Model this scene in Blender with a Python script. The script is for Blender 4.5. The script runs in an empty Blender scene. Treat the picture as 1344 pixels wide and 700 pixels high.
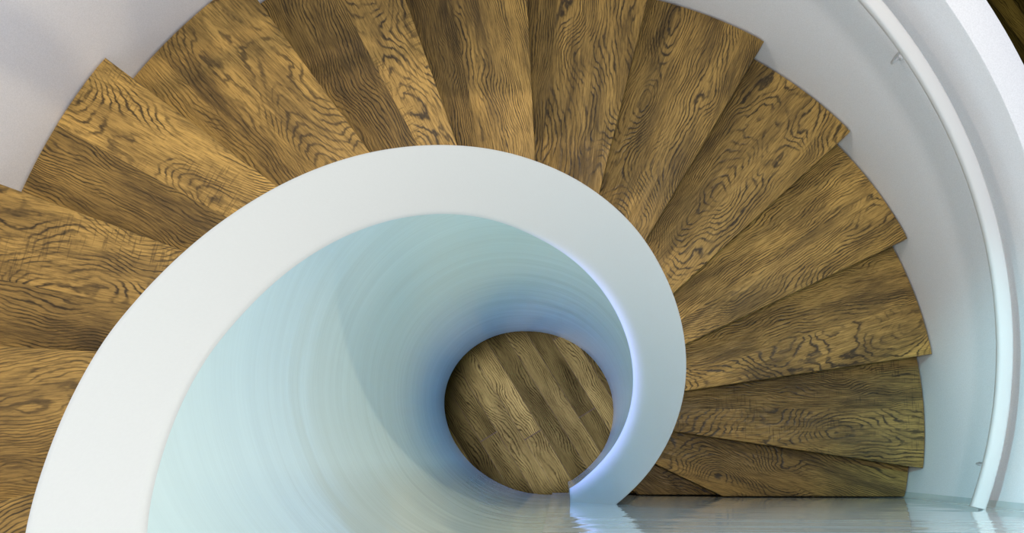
import bpy, bmesh, math
from mathutils import Vector, Matrix

scene = bpy.context.scene
COL = scene.collection
PI = math.pi
R_ = math.radians

# ------------------------------------------------------------------ plan
CX, CY = -0.0388, 0.1635          # axis of the stair
FZ = 0.70                         # height of the step called 0
RISE = 0.175
TH0, DTH = -8.494, 16.836         # nosing angle of step 0, turn per step (degrees)
RT = 1.3625                       # outer end of the steps
RW = 1.369                        # inner face of the outer wall
RWO = 1.462                       # outer face of the outer wall
YW = -0.148                       # glossy straight wall

def zline(a):                     # height of the nosing line at angle a (degrees)
    return FZ + RISE * (a - TH0) / DTH
def zcap(a):
    return zline(a) + 1.0

def table(tab):
    xs = [t[0] for t in tab]; ys = [t[1] for t in tab]; n = len(xs)
    m = []
    for i in range(n):
        a, b = max(i-1, 0), min(i+1, n-1)
        m.append((ys[b]-ys[a])/(xs[b]-xs[a]))
    def f(x):
        if x <= xs[0]: return ys[0]
        if x >= xs[-1]: return ys[-1]
        i = 0
        while xs[i+1] < x: i += 1
        h = xs[i+1]-xs[i]; t = (x-xs[i])/h
        return ((2*t**3-3*t*t+1)*ys[i] + (t**3-2*t*t+t)*h*m[i]
                + (-2*t**3+3*t*t)*ys[i+1] + (t**3-t*t)*h*m[i+1])
    return f
r_in = table([(-76, .275), (-58, .250), (-37, .237), (-5, .234), (25, .2385), (50, .2465), (72, .256),
              (92, .2655), (109, .2790), (125, .290), (140, .2985), (162, .310), (179, .321), (192, .334),
              (205, .344), (218, .352), (235, .350), (252, .332), (270, .318)])
r_out = table([(-76, .420), (-65, .392), (-49.5, .373), (-30, .367), (-13, .3695), (6, .3775), (25, .386), (43, .3965),
               (60, .4095), (77, .4175), (92, .4215), (103, .424), (117, .4265), (130, .430), (143, .434),
               (156, .4395), (168, .4475), (177, .4555), (184, .463), (192, .468), (200, .472), (208, .475),
               (225, .474), (250, .468), (270, .465)])
r_foot = table([(-76, .274), (-57, .258), (-39, .253), (-7, .259), (21, .278), (49, .307), (78, .348),
                (104, .393), (129, .447), (149, .476), (166, .477), (184, .450), (203, .408), (227, .359),
                (252, .328), (270, .318)])

def pol(r, a, z=0.0):
    a = R_(a)
    return Vector((CX + r*math.cos(a), CY + r*math.sin(a), z))

# ------------------------------------------------------------------ node helpers
class N:
    def __init__(s, name):
        s.m = bpy.data.materials.new(name); s.m.use_nodes = True
        s.t = s.m.node_tree; s.t.nodes.clear()
        s.out = s.t.nodes.new('ShaderNodeOutputMaterial')
        s.b = s.t.nodes.new('ShaderNodeBsdfPrincipled')
        s.t.links.new(s.b.outputs[0], s.out.inputs[0])
    def put(s, sock, v):
        if isinstance(v, bpy.types.NodeSocket): s.t.links.new(v, sock)
        elif v is not None: sock.default_value = v
    def math(s, op, a, b=None, c=None, clamp=False):
        n = s.t.nodes.new('ShaderNodeMath'); n.operation = op; n.use_clamp = clamp
        s.put(n.inputs[0], a); s.put(n.inputs[1], b); s.put(n.inputs[2], c)
        return n.outputs[0]
    def coord(s):
        return s.t.nodes.new('ShaderNodeTexCoord').outputs['Object']
    def sep(s, v):
        n = s.t.nodes.new('ShaderNodeSeparateXYZ'); s.put(n.inputs[0], v)
        return n.outputs
    def comb(s, x, y, z=0.0):
        n = s.t.nodes.new('ShaderNodeCombineXYZ')
        s.put(n.inputs[0], x); s.put(n.inputs[1], y); s.put(n.inputs[2], z)
        return n.outputs[0]
    def noise(s, vec, scale=1.0, detail=2.0, rough=.5):
        n = s.t.nodes.new('ShaderNodeTexNoise'); s.put(n.inputs['Vector'], vec)
        n.inputs['Scale'].default_value = scale; n.inputs['Detail'].default_value = detail
        n.inputs['Roughness'].default_value = rough
        return n.outputs['Fac']
    def white(s, vec):
        n = s.t.nodes.new('ShaderNodeTexWhiteNoise'); n.noise_dimensions = '3D'
        s.put(n.inputs['Vector'], vec); return n.outputs['Value']
    def ramp(s, v, stops):
        n = s.t.nodes.new('ShaderNodeValToRGB'); s.put(n.inputs[0], v)
        e = n.color_ramp.elements
        while len(e) < len(stops): e.new(.5)
        for i, (p, c) in enumerate(stops):
            e[i].position = p; e[i].color = (*c, 1) if len(c) == 3 else c
        return n.outputs['Color']
    def mix(s, f, a, b, mode='MIX'):
        n = s.t.nodes.new('ShaderNodeMix'); n.data_type = 'RGBA'; n.blend_type = mode
        s.put(n.inputs[0], f)
        s.put(n.inputs[6], (*a, 1) if isinstance(a, tuple) else a)
        s.put(n.inputs[7], (*b, 1) if isinstance(b, tuple) else b)
        return n.outputs[2]
    def smooth(s, v, a, b, lo=0.0, hi=1.0):
        n = s.t.nodes.new('ShaderNodeMapRange'); n.interpolation_type = 'SMOOTHSTEP'
        s.put(n.inputs[0], v); n.inputs[1].default_value = a; n.inputs[2].default_value = b
        n.inputs[3].default_value = lo; n.inputs[4].default_value = hi
        return n.outputs[0]
    def bump(s, h, strength, dist):
        n = s.t.nodes.new('ShaderNodeBump'); s.put(n.inputs['Height'], h)
        n.inputs['Strength'].default_value = strength; n.inputs['Distance'].default_value = dist
        s.t.links.new(n.outputs[0], s.b.inputs['Normal'])
    def set(s, **k):
        for a, v in k.items(): s.put(s.b.inputs[a.replace('_', ' ')], v)

def grain(k, u, v, seed, rings=1.0, swirl=1.0, line=1.0):
    """oak figure from board coordinates u (along) and v (across), metres -> (line darkness, mottle, pores)"""
    # growth rings of a log cut lengthwise: nested arches along the heart, straight lines at the sides
    f = k.noise(k.comb(k.math('MULTIPLY', u, 2.0), k.math('MULTIPLY', v, 3.2), seed), 1.0, 1.6, .5)
    w = k.noise(k.comb(k.math('MULTIPLY', u, 3.0), k.math('MULTIPLY', v, 5.0), seed+11.3), 1.0, 2.0, .5)
    j = k.noise(k.comb(k.math('MULTIPLY', u, 22.0), k.math('MULTIPLY', v, 60.0), seed), 1.0, 2.0, .6)
    h = k.math('MULTIPLY', k.math('SUBTRACT', f, .12), .42*swirl)
    v0 = (seed*.371 % 1.0 - .5)*.22
    vc = k.math('ADD', k.math('SUBTRACT', v, v0), k.math('MULTIPLY', k.math('SUBTRACT', w, .5), .16))
    rad = k.math('SQRT', k.math('ADD', k.math('MULTIPLY', vc, vc), k.math('MULTIPLY', h, h)))
    ring = k.math('ADD', k.math('MULTIPLY', rad, 122.0*rings), k.math('MULTIPLY', j, 1.25))
    fr = k.math('FRACT', ring)
    saw = k.math('ABSOLUTE', k.math('SUBTRACT', k.math('MULTIPLY', fr, 2.0), 1.0))
    ln = k.smooth(saw, .45, .95)
    # lines break up and come and go over the board
    br = k.noise(k.comb(k.math('MULTIPLY', u, 5.0), k.math('MULTIPLY', v, 22.0), seed + 7.3), 1.0, 3.0, .6)
    ln = k.math('MULTIPLY', ln, k.smooth(br, .34, .60, .10, 1.0))
    mot = k.noise(k.comb(k.math('MULTIPLY', u, 3.2), k.math('MULTIPLY', v, 13.0), seed + 3.1), 1.0, 3.0, .6)
    pore = k.noise(k.comb(k.math('MULTIPLY', u, 16.0), k.math('MULTIPLY', v, 240.0), seed + 1.7), 1.0, 4.0, .72)
    if line != 1.0: ln = k.math('MULTIPLY', ln, line)
    return ln, mot, pore

def oak(name, seed, boards=(), saw=None, light=(.44, .270, .072), mid=(.140, .084, .022), dark=(.016, .009, .003),
        swirl=1.0, rings=1.0, line=1.0, tone=1.0):
    """stained oak step: glued boards (seams at v), each with its own tone; some steps also have light painted into the tone"""
    k = N(name)
    x, y, z = k.sep(k.coord())
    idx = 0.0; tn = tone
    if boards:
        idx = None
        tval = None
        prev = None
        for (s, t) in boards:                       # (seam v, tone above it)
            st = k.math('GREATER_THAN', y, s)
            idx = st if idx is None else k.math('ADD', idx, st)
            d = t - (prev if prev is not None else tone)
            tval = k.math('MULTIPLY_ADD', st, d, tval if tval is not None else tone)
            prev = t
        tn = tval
    vv = k.math('ADD', y, k.math('MULTIPLY', idx, 1.37)) if boards else y
    uu = k.math('ADD', x, k.math('MULTIPLY', idx, .53)) if boards else x
    ln, mot, pore = grain(k, uu, vv, seed, rings, swirl, line)
    c = k.ramp(mot, [(.30, mid), (.62, light)])
    pf = k.smooth(pore, .42, .70)
    c = k.mix(k.math('MULTIPLY', pf, .66), c, tuple(a*.6+b*.22 for a, b in zip(dark, mid)))
    hl = k.smooth(pore, .44, .28)
    c = k.mix(k.math('MULTIPLY', hl, .5), c, tuple(min(1, a*1.35) for a in light))
    c = k.mix(k.math('MULTIPLY', ln, .90), c, dark)
    h = k.math('SUBTRACT', 1.0, k.math('MAXIMUM', ln, k.math('MULTIPLY', pf, .8)))
    if saw is not None:                             # rough saw marks across the board
        sm = k.noise(k.comb(k.math('MULTIPLY', x, 150.0), k.math('MULTIPLY', y, 16.0), seed), 1.0, 1.0, .7)
        msk = k.noise(k.comb(k.math('MULTIPLY', x, 5.0), k.math('MULTIPLY', y, 12.0), seed+5), 1.0, 2.0)
        sf = k.math('MULTIPLY', k.smooth(sm, .54, .64), k.smooth(msk, .46, .62))
        if len(saw) == 2:
            sf = k.math('MULTIPLY', sf, k.math('MULTIPLY', k.math('GREATER_THAN', y, saw[0]), k.math('LESS_THAN', y, saw[1])))
        c = k.mix(k.math('MULTIPLY', sf, .4), c, dark)
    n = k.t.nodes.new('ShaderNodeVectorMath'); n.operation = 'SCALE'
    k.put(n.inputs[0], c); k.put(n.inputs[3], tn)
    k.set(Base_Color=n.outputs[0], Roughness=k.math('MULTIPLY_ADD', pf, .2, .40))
    k.b.inputs['Specular IOR Level'].default_value = .35
    k.bump(h, .55, .0012)
    return k.m

def parquet(name, ang, width, length):
    k = N(name)
    x, y, z = k.sep(k.coord())
    ca, sa = math.cos(ang), math.sin(ang)
    u = k.math('ADD', k.math('MULTIPLY', x, ca), k.math('MULTIPLY', y, sa))
    v = k.math('ADD', k.math('MULTIPLY', x, -sa), k.math('MULTIPLY', y, ca))
    v = k.math('ADD', v, .012)
    row = k.math('FLOOR', k.math('DIVIDE', v, width))
    off = k.white(k.comb(row, 3.7, 1.0))
    us = k.math('ADD', k.math('DIVIDE', u, length), k.math('MULTIPLY', off, 9.0))
    cell = k.math('FLOOR', us)
    rnd = k.white(k.comb(row, cell, 5.0))
    rnd2 = k.white(k.comb(cell, row, 9.0))
    uu = k.math('ADD', u, k.math('MULTIPLY', rnd, 31.0))
    vv = k.math('ADD', v, k.math('MULTIPLY', rnd2, 17.0))
    ln, mot, pore = grain(k, uu, vv, 2.0, .9, .9)
    light, mid, dark = (.062, .0420, .0084), (.026, .0170, .0034), (.0032, .0022, .0005)
    c = k.ramp(mot, [(.30, mid), (.68, light)])
    pf = k.smooth(pore, .45, .72)
    c = k.mix(k.math('MULTIPLY', pf, .45), c, dark)
    c = k.mix(k.math('MULTIPLY', ln, .8), c, dark)
    tone = k.ramp(rnd, [(0, (.5,)*3), (.45, (.75,)*3), (.6, (1.15,)*3), (.9, (1.9, 1.85, 1.8))])
    c = k.mix(1.0, c, tone, 'MULTIPLY')
    fv = k.math('FRACT', k.math('DIVIDE', v, width)); fu = k.math('FRACT', us)
    sv = k.math('LESS_THAN', fv, .016); su = k.math('LESS_THAN', fu, .003)
    c = k.mix(k.math('MULTIPLY', k.math('MAXIMUM', sv, su), .75), c, (.02, .013, .006))
    k.set(Base_Color=c, Roughness=.6)
    k.b.inputs['Specular IOR Level'].default_value = .0
    k.bump(k.math('SUBTRACT', 1.0, k.math('MAXIMUM', ln, pf)), .3, .0006)
    return k.m

def paint(name, col, rough, spec=.5, speck=.0, coat=0.0):
    k = N(name)
    c = k.coord()
    n = k.noise(c, 260.0, 2.0, .7)
    cc = k.mix(k.smooth(n, .3, .7), tuple(a*(1-speck) for a in col), tuple(min(1, a*(1+speck)) for a in col))
    k.set(Base_Color=cc, Roughness=rough)
    k.b.inputs['Specular IOR Level'].default_value = spec
    k.b.inputs['Coat Weight'].default_value = coat
    k.b.inputs['Coat Roughness'].default_value = .06
    k.bump(k.noise(c, 60.0, 3.0, .6), .12, .001)
    return k.m

def lacquer(name, col, ior, polished=None):
    """brushed gloss lacquer: faint trowel strokes run round the wall; the straight wall is polished like glass"""
    k = N(name)
    x, y, z = k.sep(k.coord())
    v1 = k.comb(k.math('MULTIPLY', x, 1.5), k.math('MULTIPLY', y, 1.5), k.math('MULTIPLY', z, 6.0 if polished is None else 4.0))
    v2 = k.comb(k.math('MULTIPLY', x, 2.2), k.math('MULTIPLY', y, 2.2), k.math('MULTIPLY', z, 26.0))
    n1 = k.noise(v1, 1.0, 2.0, .5)
    n2 = k.noise(v2, 1.0, 3.0, .6)
    cc = k.mix(k.smooth(n2, .3, .7), tuple(a*.98 for a in col), tuple(min(1, a*1.02) for a in col))
    if polished is None:
        k.set(Base_Color=cc, Roughness=.035)
        k.b.inputs['IOR'].default_value = ior
    else:
        g = k.smooth(y, -.16, -.29)
        k.set(Base_Color=cc, Roughness=k.math('MULTIPLY_ADD', g, -.115, .15))
        k.put(k.b.inputs['IOR'], k.math('MULTIPLY_ADD', g, polished-ior, ior))
    h = n1 if polished is None else k.math('ADD', n1, k.math('MULTIPLY', n2, .16))
    k.bump(h, 1.0, .0026 if polished is None else .0026)
    return k.m

M = {}
M['cap'] = paint('white_satin_paint', (.56, .595, .605), .45, .5, .01)
M['wall'] = paint('grey_white_wall_paint', (.83, .82, .85), .55, .3, .05)
M['lining'] = lacquer('pale_aqua_gloss_lacquer', (.76, .93, .94), 1.26, 2.2)
M['front'] = lacquer('polished_aqua_lacquer', (.80, .90, .94), 2.2)
M['rail'] = paint('white_handrail_paint', (.68, .67, .67), .35, .5, 0)
M['bracket'] = paint('white_bracket_paint', (.66, .66, .68), .35, .5, 0)
M['riser'] = oak('stained_oak_riser', 40.0, tone=.7)
M['floor'] = parquet('oak_strip_parquet', R_(-58.5), .083, 1.5)

# ------------------------------------------------------------------ mesh helpers
def mesh_obj(name, bm, mat, parent=None, smooth=None):
    bmesh.ops.recalc_face_normals(bm, faces=bm.faces)
    me = bpy.data.meshes.new(name); bm.to_mesh(me); bm.free()
    me.materials.append(mat)
    if smooth is not None:
        for p in me.polygons: p.use_smooth = True
        me.set_sharp_from_angle(angle=R_(smooth))
    o = bpy.data.objects.new(name, me); COL.objects.link(o)
    if parent: o.parent = parent
    return o

def thing(name, label, cat, loc=(0, 0, 0), rz=0.0, group=None):
    o = bpy.data.objects.new(name, None); COL.objects.link(o)
    o.empty_display_size = .1
    o.location = loc; o.rotation_euler = (0, 0, rz)
    o['label'] = label; o['category'] = cat
    if group: o['group'] = group
    return o

def structure(o):
    o['kind'] = 'structure'; return o

def strip(bm, rows, close=False):
    """quads between successive rows of points"""
    vr = [[bm.verts.new(p) for p in r] for r in rows]
    for a, b in zip(vr[:-1], vr[1:]):
        n = len(a)
        for i in range(n if close else n-1):
            bm.faces.new((a[i], a[(i+1) % n], b[(i+1) % n], b[i]))
    return vr

def prism(bm, poly, z0, z1):
    lo = [bm.verts.new((p[0], p[1], z0)) for p in poly]
    hi = [bm.verts.new((p[0], p[1], z1)) for p in poly]
    n = len(poly)
    bm.faces.new(lo[::-1]); bm.faces.new(hi)
    sides = [bm.faces.new((lo[i], lo[(i+1) % n], hi[(i+1) % n], hi[i])) for i in range(n)]
    return hi, sides

def clip(poly, y0):                      # keep the side y > y0
    out = []
    n = len(poly)
    for i in range(n):
        a, b = poly[i], poly[(i+1) % n]
        if a[1] >= y0: out.append(a)
        if (a[1] >= y0) != (b[1] >= y0):
            t = (y0-a[1])/(b[1]-a[1])
            out.append((a[0]+t*(b[0]-a[0]), y0))
    return out

# ------------------------------------------------------------------ setting
bm = bmesh.new()
bmesh.ops.create_grid(bm, x_segments=1, y_segments=1, size=6)
bmesh.ops.translate(bm, verts=bm.verts, vec=(0, 0, 0))
ret = bmesh.ops.extrude_face_region(bm, geom=list(bm.faces))
bmesh.ops.translate(bm, verts=[v for v in ret['geom'] if isinstance(v, bmesh.types.BMVert)], vec=(0, 0, -.1))
structure(mesh_obj('floor', bm, M['floor']))

# outer wall: parapet that climbs with the steps
A0 = math.degrees(math.asin((YW-CY)/RW))
rows = []
a = A0; aend = 216.0
n = 190
for i in range(n+1):
    a = A0 + (aend-A0)*i/n
    z = zcap(a); e = .008
    rows.append([pol(RW, a, 0), pol(RW, a, z-e), pol(RW+e*.3, a, z-e*.3), pol(RW+e, a, z),
                 pol(RWO-e, a, z), pol(RWO-e*.3, a, z-e*.3), pol(RWO, a, z-e), pol(RWO, a, 0)])
bm = bmesh.new()
vr = strip(bm, rows, close=True)
bm.faces.new(vr[0][::-1]); bm.faces.new(vr[-1])
structure(mesh_obj('wall_outer', bm, M['wall'], smooth=40))

# straight glossy wall below the camera, filleted into the outer wall
ZT = 3.95
pl = [(CX + (1.285-CX)*i/40.0, YW) for i in range(41)]
fx, fy = 1.285, YW
ex, ey = pol(RW-.002, A0+.9).to_2d()
for i in range(1, 9):
    t = i/8.0
    cxp, cyp = pol(RW-.004, A0).to_2d()
    pl.append(((1-t)**2*fx + 2*t*(1-t)*cxp + t*t*ex, (1-t)**2*fy + 2*t*(1-t)*cyp + t*t*ey))
nz = 24
bm = bmesh.new()
rows = []
for (px, py) in pl:
    rows.append([(px, py, ZT*j/nz) for j in range(nz+1)] + [(px, YW-.13, ZT), (px, YW-.13, 0)])
vr = strip(bm, rows, close=True)
bm.faces.new(vr[0][::-1]); bm.faces.new(vr[-1])
structure(mesh_obj('wall_front', bm, M['front'], smooth=40))

# ------------------------------------------------------------------ inner balustrade
bal = thing('spiral_balustrade', 'white solid spiral balustrade curling around the open stairwell, wide flat top and aqua inner face',
            'balustrade', (CX, CY, 0))
O = Vector((CX, CY, 0))
NB = 260
E_ = .010
lin_rows, cap_rows, out_rows = [], [], []
END = Vector((.030, YW, 0))
for i in range(-1, NB+1):
    if i < 0:
        ain = -76.0; aout = -55.5
        pin = END.copy(); pft = END.copy(); zi = zcap(-76.0)-.01; zo = zcap(aout)
        pout = pol(.389, aout)
    else:
        t = i/NB
        ain = -76.0 + 346.0*t
        aout = ain + 20.5*max(0.0, 1-t*5)**2
        pin = pol(r_in(ain), ain); pft = pol(r_foot(ain), ain)
        pout = pol(r_out(aout), aout); zi = zcap(ain); zo = zcap(aout)
    pin.z = zi; pout.z = zo
    d = (pout-pin); d.z = 0; w = d.length; d.normalize()
    def P(s, dz):
        p = pin + d*s; p.z = zi + (zo-zi)*s/w + dz
        return p - O
    cap_rows.append([P(0, -E_), P(E_*.13, -E_*.5), P(E_*.5, -E_*.13), P(E_, 0), P(w*.5, 0), P(w-E_, 0),
                     P(w-E_*.5, -E_*.13), P(w-E_*.13, -E_*.5), P(w, -E_)])
    top = P(0, -E_); ft = pft - O
    nl = 40
    lin_rows.append([Vector((ft.x+(top.x-ft.x)*j/nl, ft.y+(top.y-ft.y)*j/nl, top.z*j/nl)) for j in range(nl+1)])
    q = P(w, -E_); zb = max(0.0, q.z - 1.38)
    # underside joins the outer skin to the lining
    tz = zb/top.z if top.z > 0 else 0
    li = Vector((ft.x+(top.x-ft.x)*tz, ft.y+(top.y-ft.y)*tz, zb))
    out_rows.append([q, Vector((q.x, q.y, (q.z+zb)/2)), Vector((q.x, q.y, zb)), li])
bm = bmesh.new(); strip(bm, cap_rows)
capo = mesh_obj('cap', bm, M['cap'], bal, smooth=60); capo['label'] = 'broad flat white top of the balustrade'
bm = bmesh.new(); strip(bm, lin_rows)
lino = mesh_obj('inner_face', bm, M['lining'], bal, smooth=60); lino['label'] = 'glossy pale aqua inner face'
bm = bmesh.new(); strip(bm, out_rows)
mesh_obj('outer_face', bm, M['cap'], bal, smooth=40)

# ------------------------------------------------------------------ steps
TK = .042
def make_step(k, label, mat):
    a0 = TH0 + DTH*k; a1 = a0 + DTH; am = a0 + DTH/2
    z = FZ + RISE*k
    root = thing('stair_step', label, 'stair step', (CX, CY, z-TK), R_(am), 'oak steps of the spiral stair')
    rot = Matrix.Rotation(-R_(am), 2)
    ov = .035                                     # back edge runs under the next nosing
    def poly(r0, r1, lo, hi, na=10, shift0=0.0, shift1=0.0):
        """wedge; shift = distance the two straight edges move counter-clockwise"""
        pts = []
        for i in range(na+1):
            a = lo+(hi-lo)*i/na
            pts.append(pol(r1, a).to_2d())
        inner = [pol(r0(a) if callable(r0) else r0, a).to_2d() for a in [hi+(lo-hi)*i/na for i in range(na+1)]]
        return pts + inner
    def local(pts):
        if k <= 0: pts = clip([tuple(p) for p in pts], YW+.004)
        res = []
        for p in pts:
            v = rot @ (Vector(p) - Vector((CX, CY)))
            res.append((v.x, v.y))
        return res
    rin = lambda a: r_out(a) + (.02 if k == -3 else .003)
    hi = a1 + math.degrees(ov/1.0)
    pts = local(poly(rin, RT, a0, hi, 14))
    if len(pts) < 3: return None
    bm = bmesh.new()
    top, sides = prism(bm, pts, 0, TK)
    edges = [e for e in bm.edges if all(v.co.z > TK-.001 for v in e.verts)]
    bmesh.ops.bevel(bm, geom=edges, offset=.003, segments=2, profile=.5, affect='EDGES')
    mesh_obj('tread', bm, mat, root, smooth=30)
    # riser set back under the nosing
    da = math.degrees(.022/.9); db = math.degrees(.040/.9)
    pr = local(poly(rin, RT-.004, a0+da, a0+db, 3))
    if len(pr) >= 3:
        bm = bmesh.new(); prism(bm, pr, -(RISE-TK)+.0005, -.0005)
        mesh_obj('riser', bm, M['riser'], root)
    return root

G = (.42, .255, .062)
steps = {
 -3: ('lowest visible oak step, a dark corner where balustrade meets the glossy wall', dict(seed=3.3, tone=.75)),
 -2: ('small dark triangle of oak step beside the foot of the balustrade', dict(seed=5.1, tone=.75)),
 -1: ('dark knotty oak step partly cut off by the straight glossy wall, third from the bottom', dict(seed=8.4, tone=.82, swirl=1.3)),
 0: ('dull brown oak step with faint saw marks, just above the half-hidden knotty step', dict(seed=11.7, tone=.84, swirl=1.0, saw=(), boards=((.015, .74),))),  # dull light on this step is painted into its tone
 1: ('golden oak step with its outer tip reaching furthest right of all the steps', dict(seed=14.2, tone=1.3, boards=((-.01, 1.15),), swirl=.9)),  # tone raised to paint in the golden light falling here
 2: ('golden two-board oak step, just above the one reaching furthest right', dict(seed=17.9, tone=1.1, boards=((.0, 1.28),))),  # brighter light painted into the tone, beside the board difference
 3: ('brown oak step with flame shaped arches in its grain, on the upper right', dict(seed=20.3, tone=1.0, swirl=1.3)),
 4: ('dark knotted oak step, its outer corner at the wall near the top edge', dict(seed=23.6, tone=.92, swirl=1.25)),
 5: ('oak step with a wavy knot figure, leaning slightly right at the top centre', dict(seed=26.8, tone=.98, boards=((.09, .72),), swirl=1.1)),
 6: ('upright oak step at the top centre with straight striped grain along its right side', dict(seed=29.5, tone=1.02, boards=((.05, .72),), rings=1.3, swirl=.6)),
 7: ('two-board oak step with cross saw marks, left of the upright striped step', dict(seed=32.4, tone=1.08, boards=((-.01, .78),), saw=(-1, -.01), swirl=.7)),
 8: ('honey coloured wide oak step with a narrow pale board at its left edge', dict(seed=35.6, tone=1.14, boards=((.10, 1.05),), swirl=.7, line=.8)),
 9: ('oak step of one light and one dark board, square corner at upper left', dict(seed=38.2, tone=1.32, boards=((.005, .86),), saw=(-1, .005))),
 10: ('oak step at the left edge, pale upper board and dark streaked lower board', dict(seed=41.7, tone=1.12, boards=((.02, .82),), saw=(-1, .02), swirl=.9)),
 11: ('oak step at the left edge with even straight horizontal grain, second highest in view', dict(seed=44.1, tone=.98, swirl=.45, rings=1.5, line=.7)),
 12: ('highest oak step, a small piece in the bottom left corner', dict(seed=47.9, tone=.9)),
}
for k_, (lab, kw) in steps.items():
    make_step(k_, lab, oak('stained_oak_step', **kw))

# ------------------------------------------------------------------ handrail
rail = thing('handrail', 'slim white curved handrail fixed along the outer stair wall', 'handrail', (CX, CY, 0))
RR, RH, RWID, RHT = 1.283, .865, .042, .034
rows = []
aa0 = math.degrees(math.asin((YW+.004-CY)/RR)); nn = 200
for i in range(nn+1):
    a = aa0 + (214-aa0)*i/nn; z = zline(a)+RH
    sec = []
    for j in range(16):
        t = 2*PI*j/16
        c, s = math.cos(t), math.sin(t)
        x = math.copysign(abs(c)**.55, c)*RWID/2; y = math.copysign(abs(s)**.55, s)*RHT/2
        sec.append(pol(RR+x, a, z+y) - O)
    rows.append(sec)
bm = bmesh.new(); vr = strip(bm, rows, close=True)
bm.faces.new(vr[0][::-1]); bm.faces.new(vr[-1])
mesh_obj('rail', bm, M['rail'], rail, smooth=50)

def tube(bm, pts, r, seg=10):
    rows = []
    for i, p in enumerate(pts):
        t = (pts[min(i+1, len(pts)-1)] - pts[max(i-1, 0)]).normalized()
        u = t.orthogonal().normalized() if abs(t.z) > .99 else Vector((0, 0, 1)).cross(t).normalized()
        w = t.cross(u)
        rows.append([p + u*r*math.cos(2*PI*j/seg) + w*r*math.sin(2*PI*j/seg) for j in range(seg)])
    vr = strip(bm, rows, close=True)
    bm.faces.new(vr[0][::-1]); bm.faces.new(vr[-1])
for a in (-8.0, 43.5, 95.0, 146.5, 198.0):
    z = zline(a)+RH
    bm = bmesh.new()
    dirv = (pol(1, a)-O); dirv.z = 0
    pts = []
    for j in range(9):
        t = j/8*PI/2
        pts.append(dirv*(RW-.002-(RW-RR)*math.sin(t)) + Vector((0, 0, z-.245+.235*(1-math.cos(t)))))
    tube(bm, pts, .004)
    base = pts[0]
    tube(bm, [base, base-dirv*.004, base-dirv*.006], .011, 18)
    mesh_obj('bracket', bm, M['bracket'], rail, smooth=40)

# ------------------------------------------------------------------ light
w = bpy.data.worlds.new('stairwell_skylight'); scene.world = w; w.use_nodes = True
bg = w.node_tree.nodes['Background']
bg.inputs[0].default_value = (.84, .91, 1.0, 1); bg.inputs[1].default_value = .85

def area(name, loc, target, size, power, col, shape='DISK', size_y=None, spread=None):
    l = bpy.data.lights.new(name, 'AREA'); l.shape = shape; l.size = size
    if size_y: l.size_y = size_y
    l.energy = power; l.color = col
    if spread: l.spread = spread
    o = bpy.data.objects.new(name, l); COL.objects.link(o)
    o.location = loc
    o.rotation_euler = (Vector(target)-Vector(loc)).to_track_quat('-Z', 'Y').to_euler()
    return o
area('ceiling_lamp', (CX, CY, 7.2), (CX, CY, 0), .30, 90, (1.0, .95, .90))
area('side_lamp', (-3.2, .6, 7.4), (CX, CY, 1.5), .5, 75, (1.0, .90, .74))

def spot(name, loc, target, power, col, ang, blend, rad):
    l = bpy.data.lights.new(name, 'SPOT'); l.energy = power; l.color = col
    l.spot_size = R_(ang); l.spot_blend = blend; l.shadow_soft_size = rad
    o = bpy.data.objects.new(name, l); COL.objects.link(o); o.location = loc
    o.rotation_euler = (Vector(target)-Vector(loc)).to_track_quat('-Z', 'Y').to_euler()
    return o
spot('cool_spotlight', (-1.3, .9, 6.4), (1.36, -.16, 1.45), 700, (.40, .90, 1.0), 16, .7, .06)
spot('warm_spotlight', (CX+2.4, CY+3.4, 7.0), (-.7, .3, 2.6), 560, (1.0, .84, .58), 40, .6, .10)
spot('well_fill_spot', (CX, .18, 5.7), (-.09, .2, 0), 17500, (.37, .42, 1.0), 7.6, .30, .06)  # unseen blue fill added to brighten the lower well lining

# ------------------------------------------------------------------ camera
scene.cycles.max_bounces = 24; scene.cycles.diffuse_bounces = 16; scene.cycles.glossy_bounces = 8
cam = bpy.data.cameras.new('camera'); co = bpy.data.objects.new('camera', cam); COL.objects.link(co)
F = 1483.14
cam.sensor_fit = 'HORIZONTAL'; cam.sensor_width = 36.0; cam.lens = F/1344*36
cam.clip_start = .02
X = Vector((0.9990818, 0.0, -0.0428427))
Y = Vector((-0.0071491, -0.9859790, -0.1667163))     # image down
Z = Vector((-0.0422420, 0.1668695, -0.9850737))      # forward
m = Matrix(((X.x, -Y.x, -Z.x), (X.y, -Y.y, -Z.y), (X.z, -Y.z, -Z.z)))
co.matrix_world = Matrix.Translation((0, 0, 4.21624+FZ)) @ m.to_4x4()
scene.camera = co

vs = scene.view_settings
vs.view_transform = 'Standard'; vs.look = 'None'; vs.gamma = 1.0; vs.exposure = -0.18
vs.use_curve_mapping = False
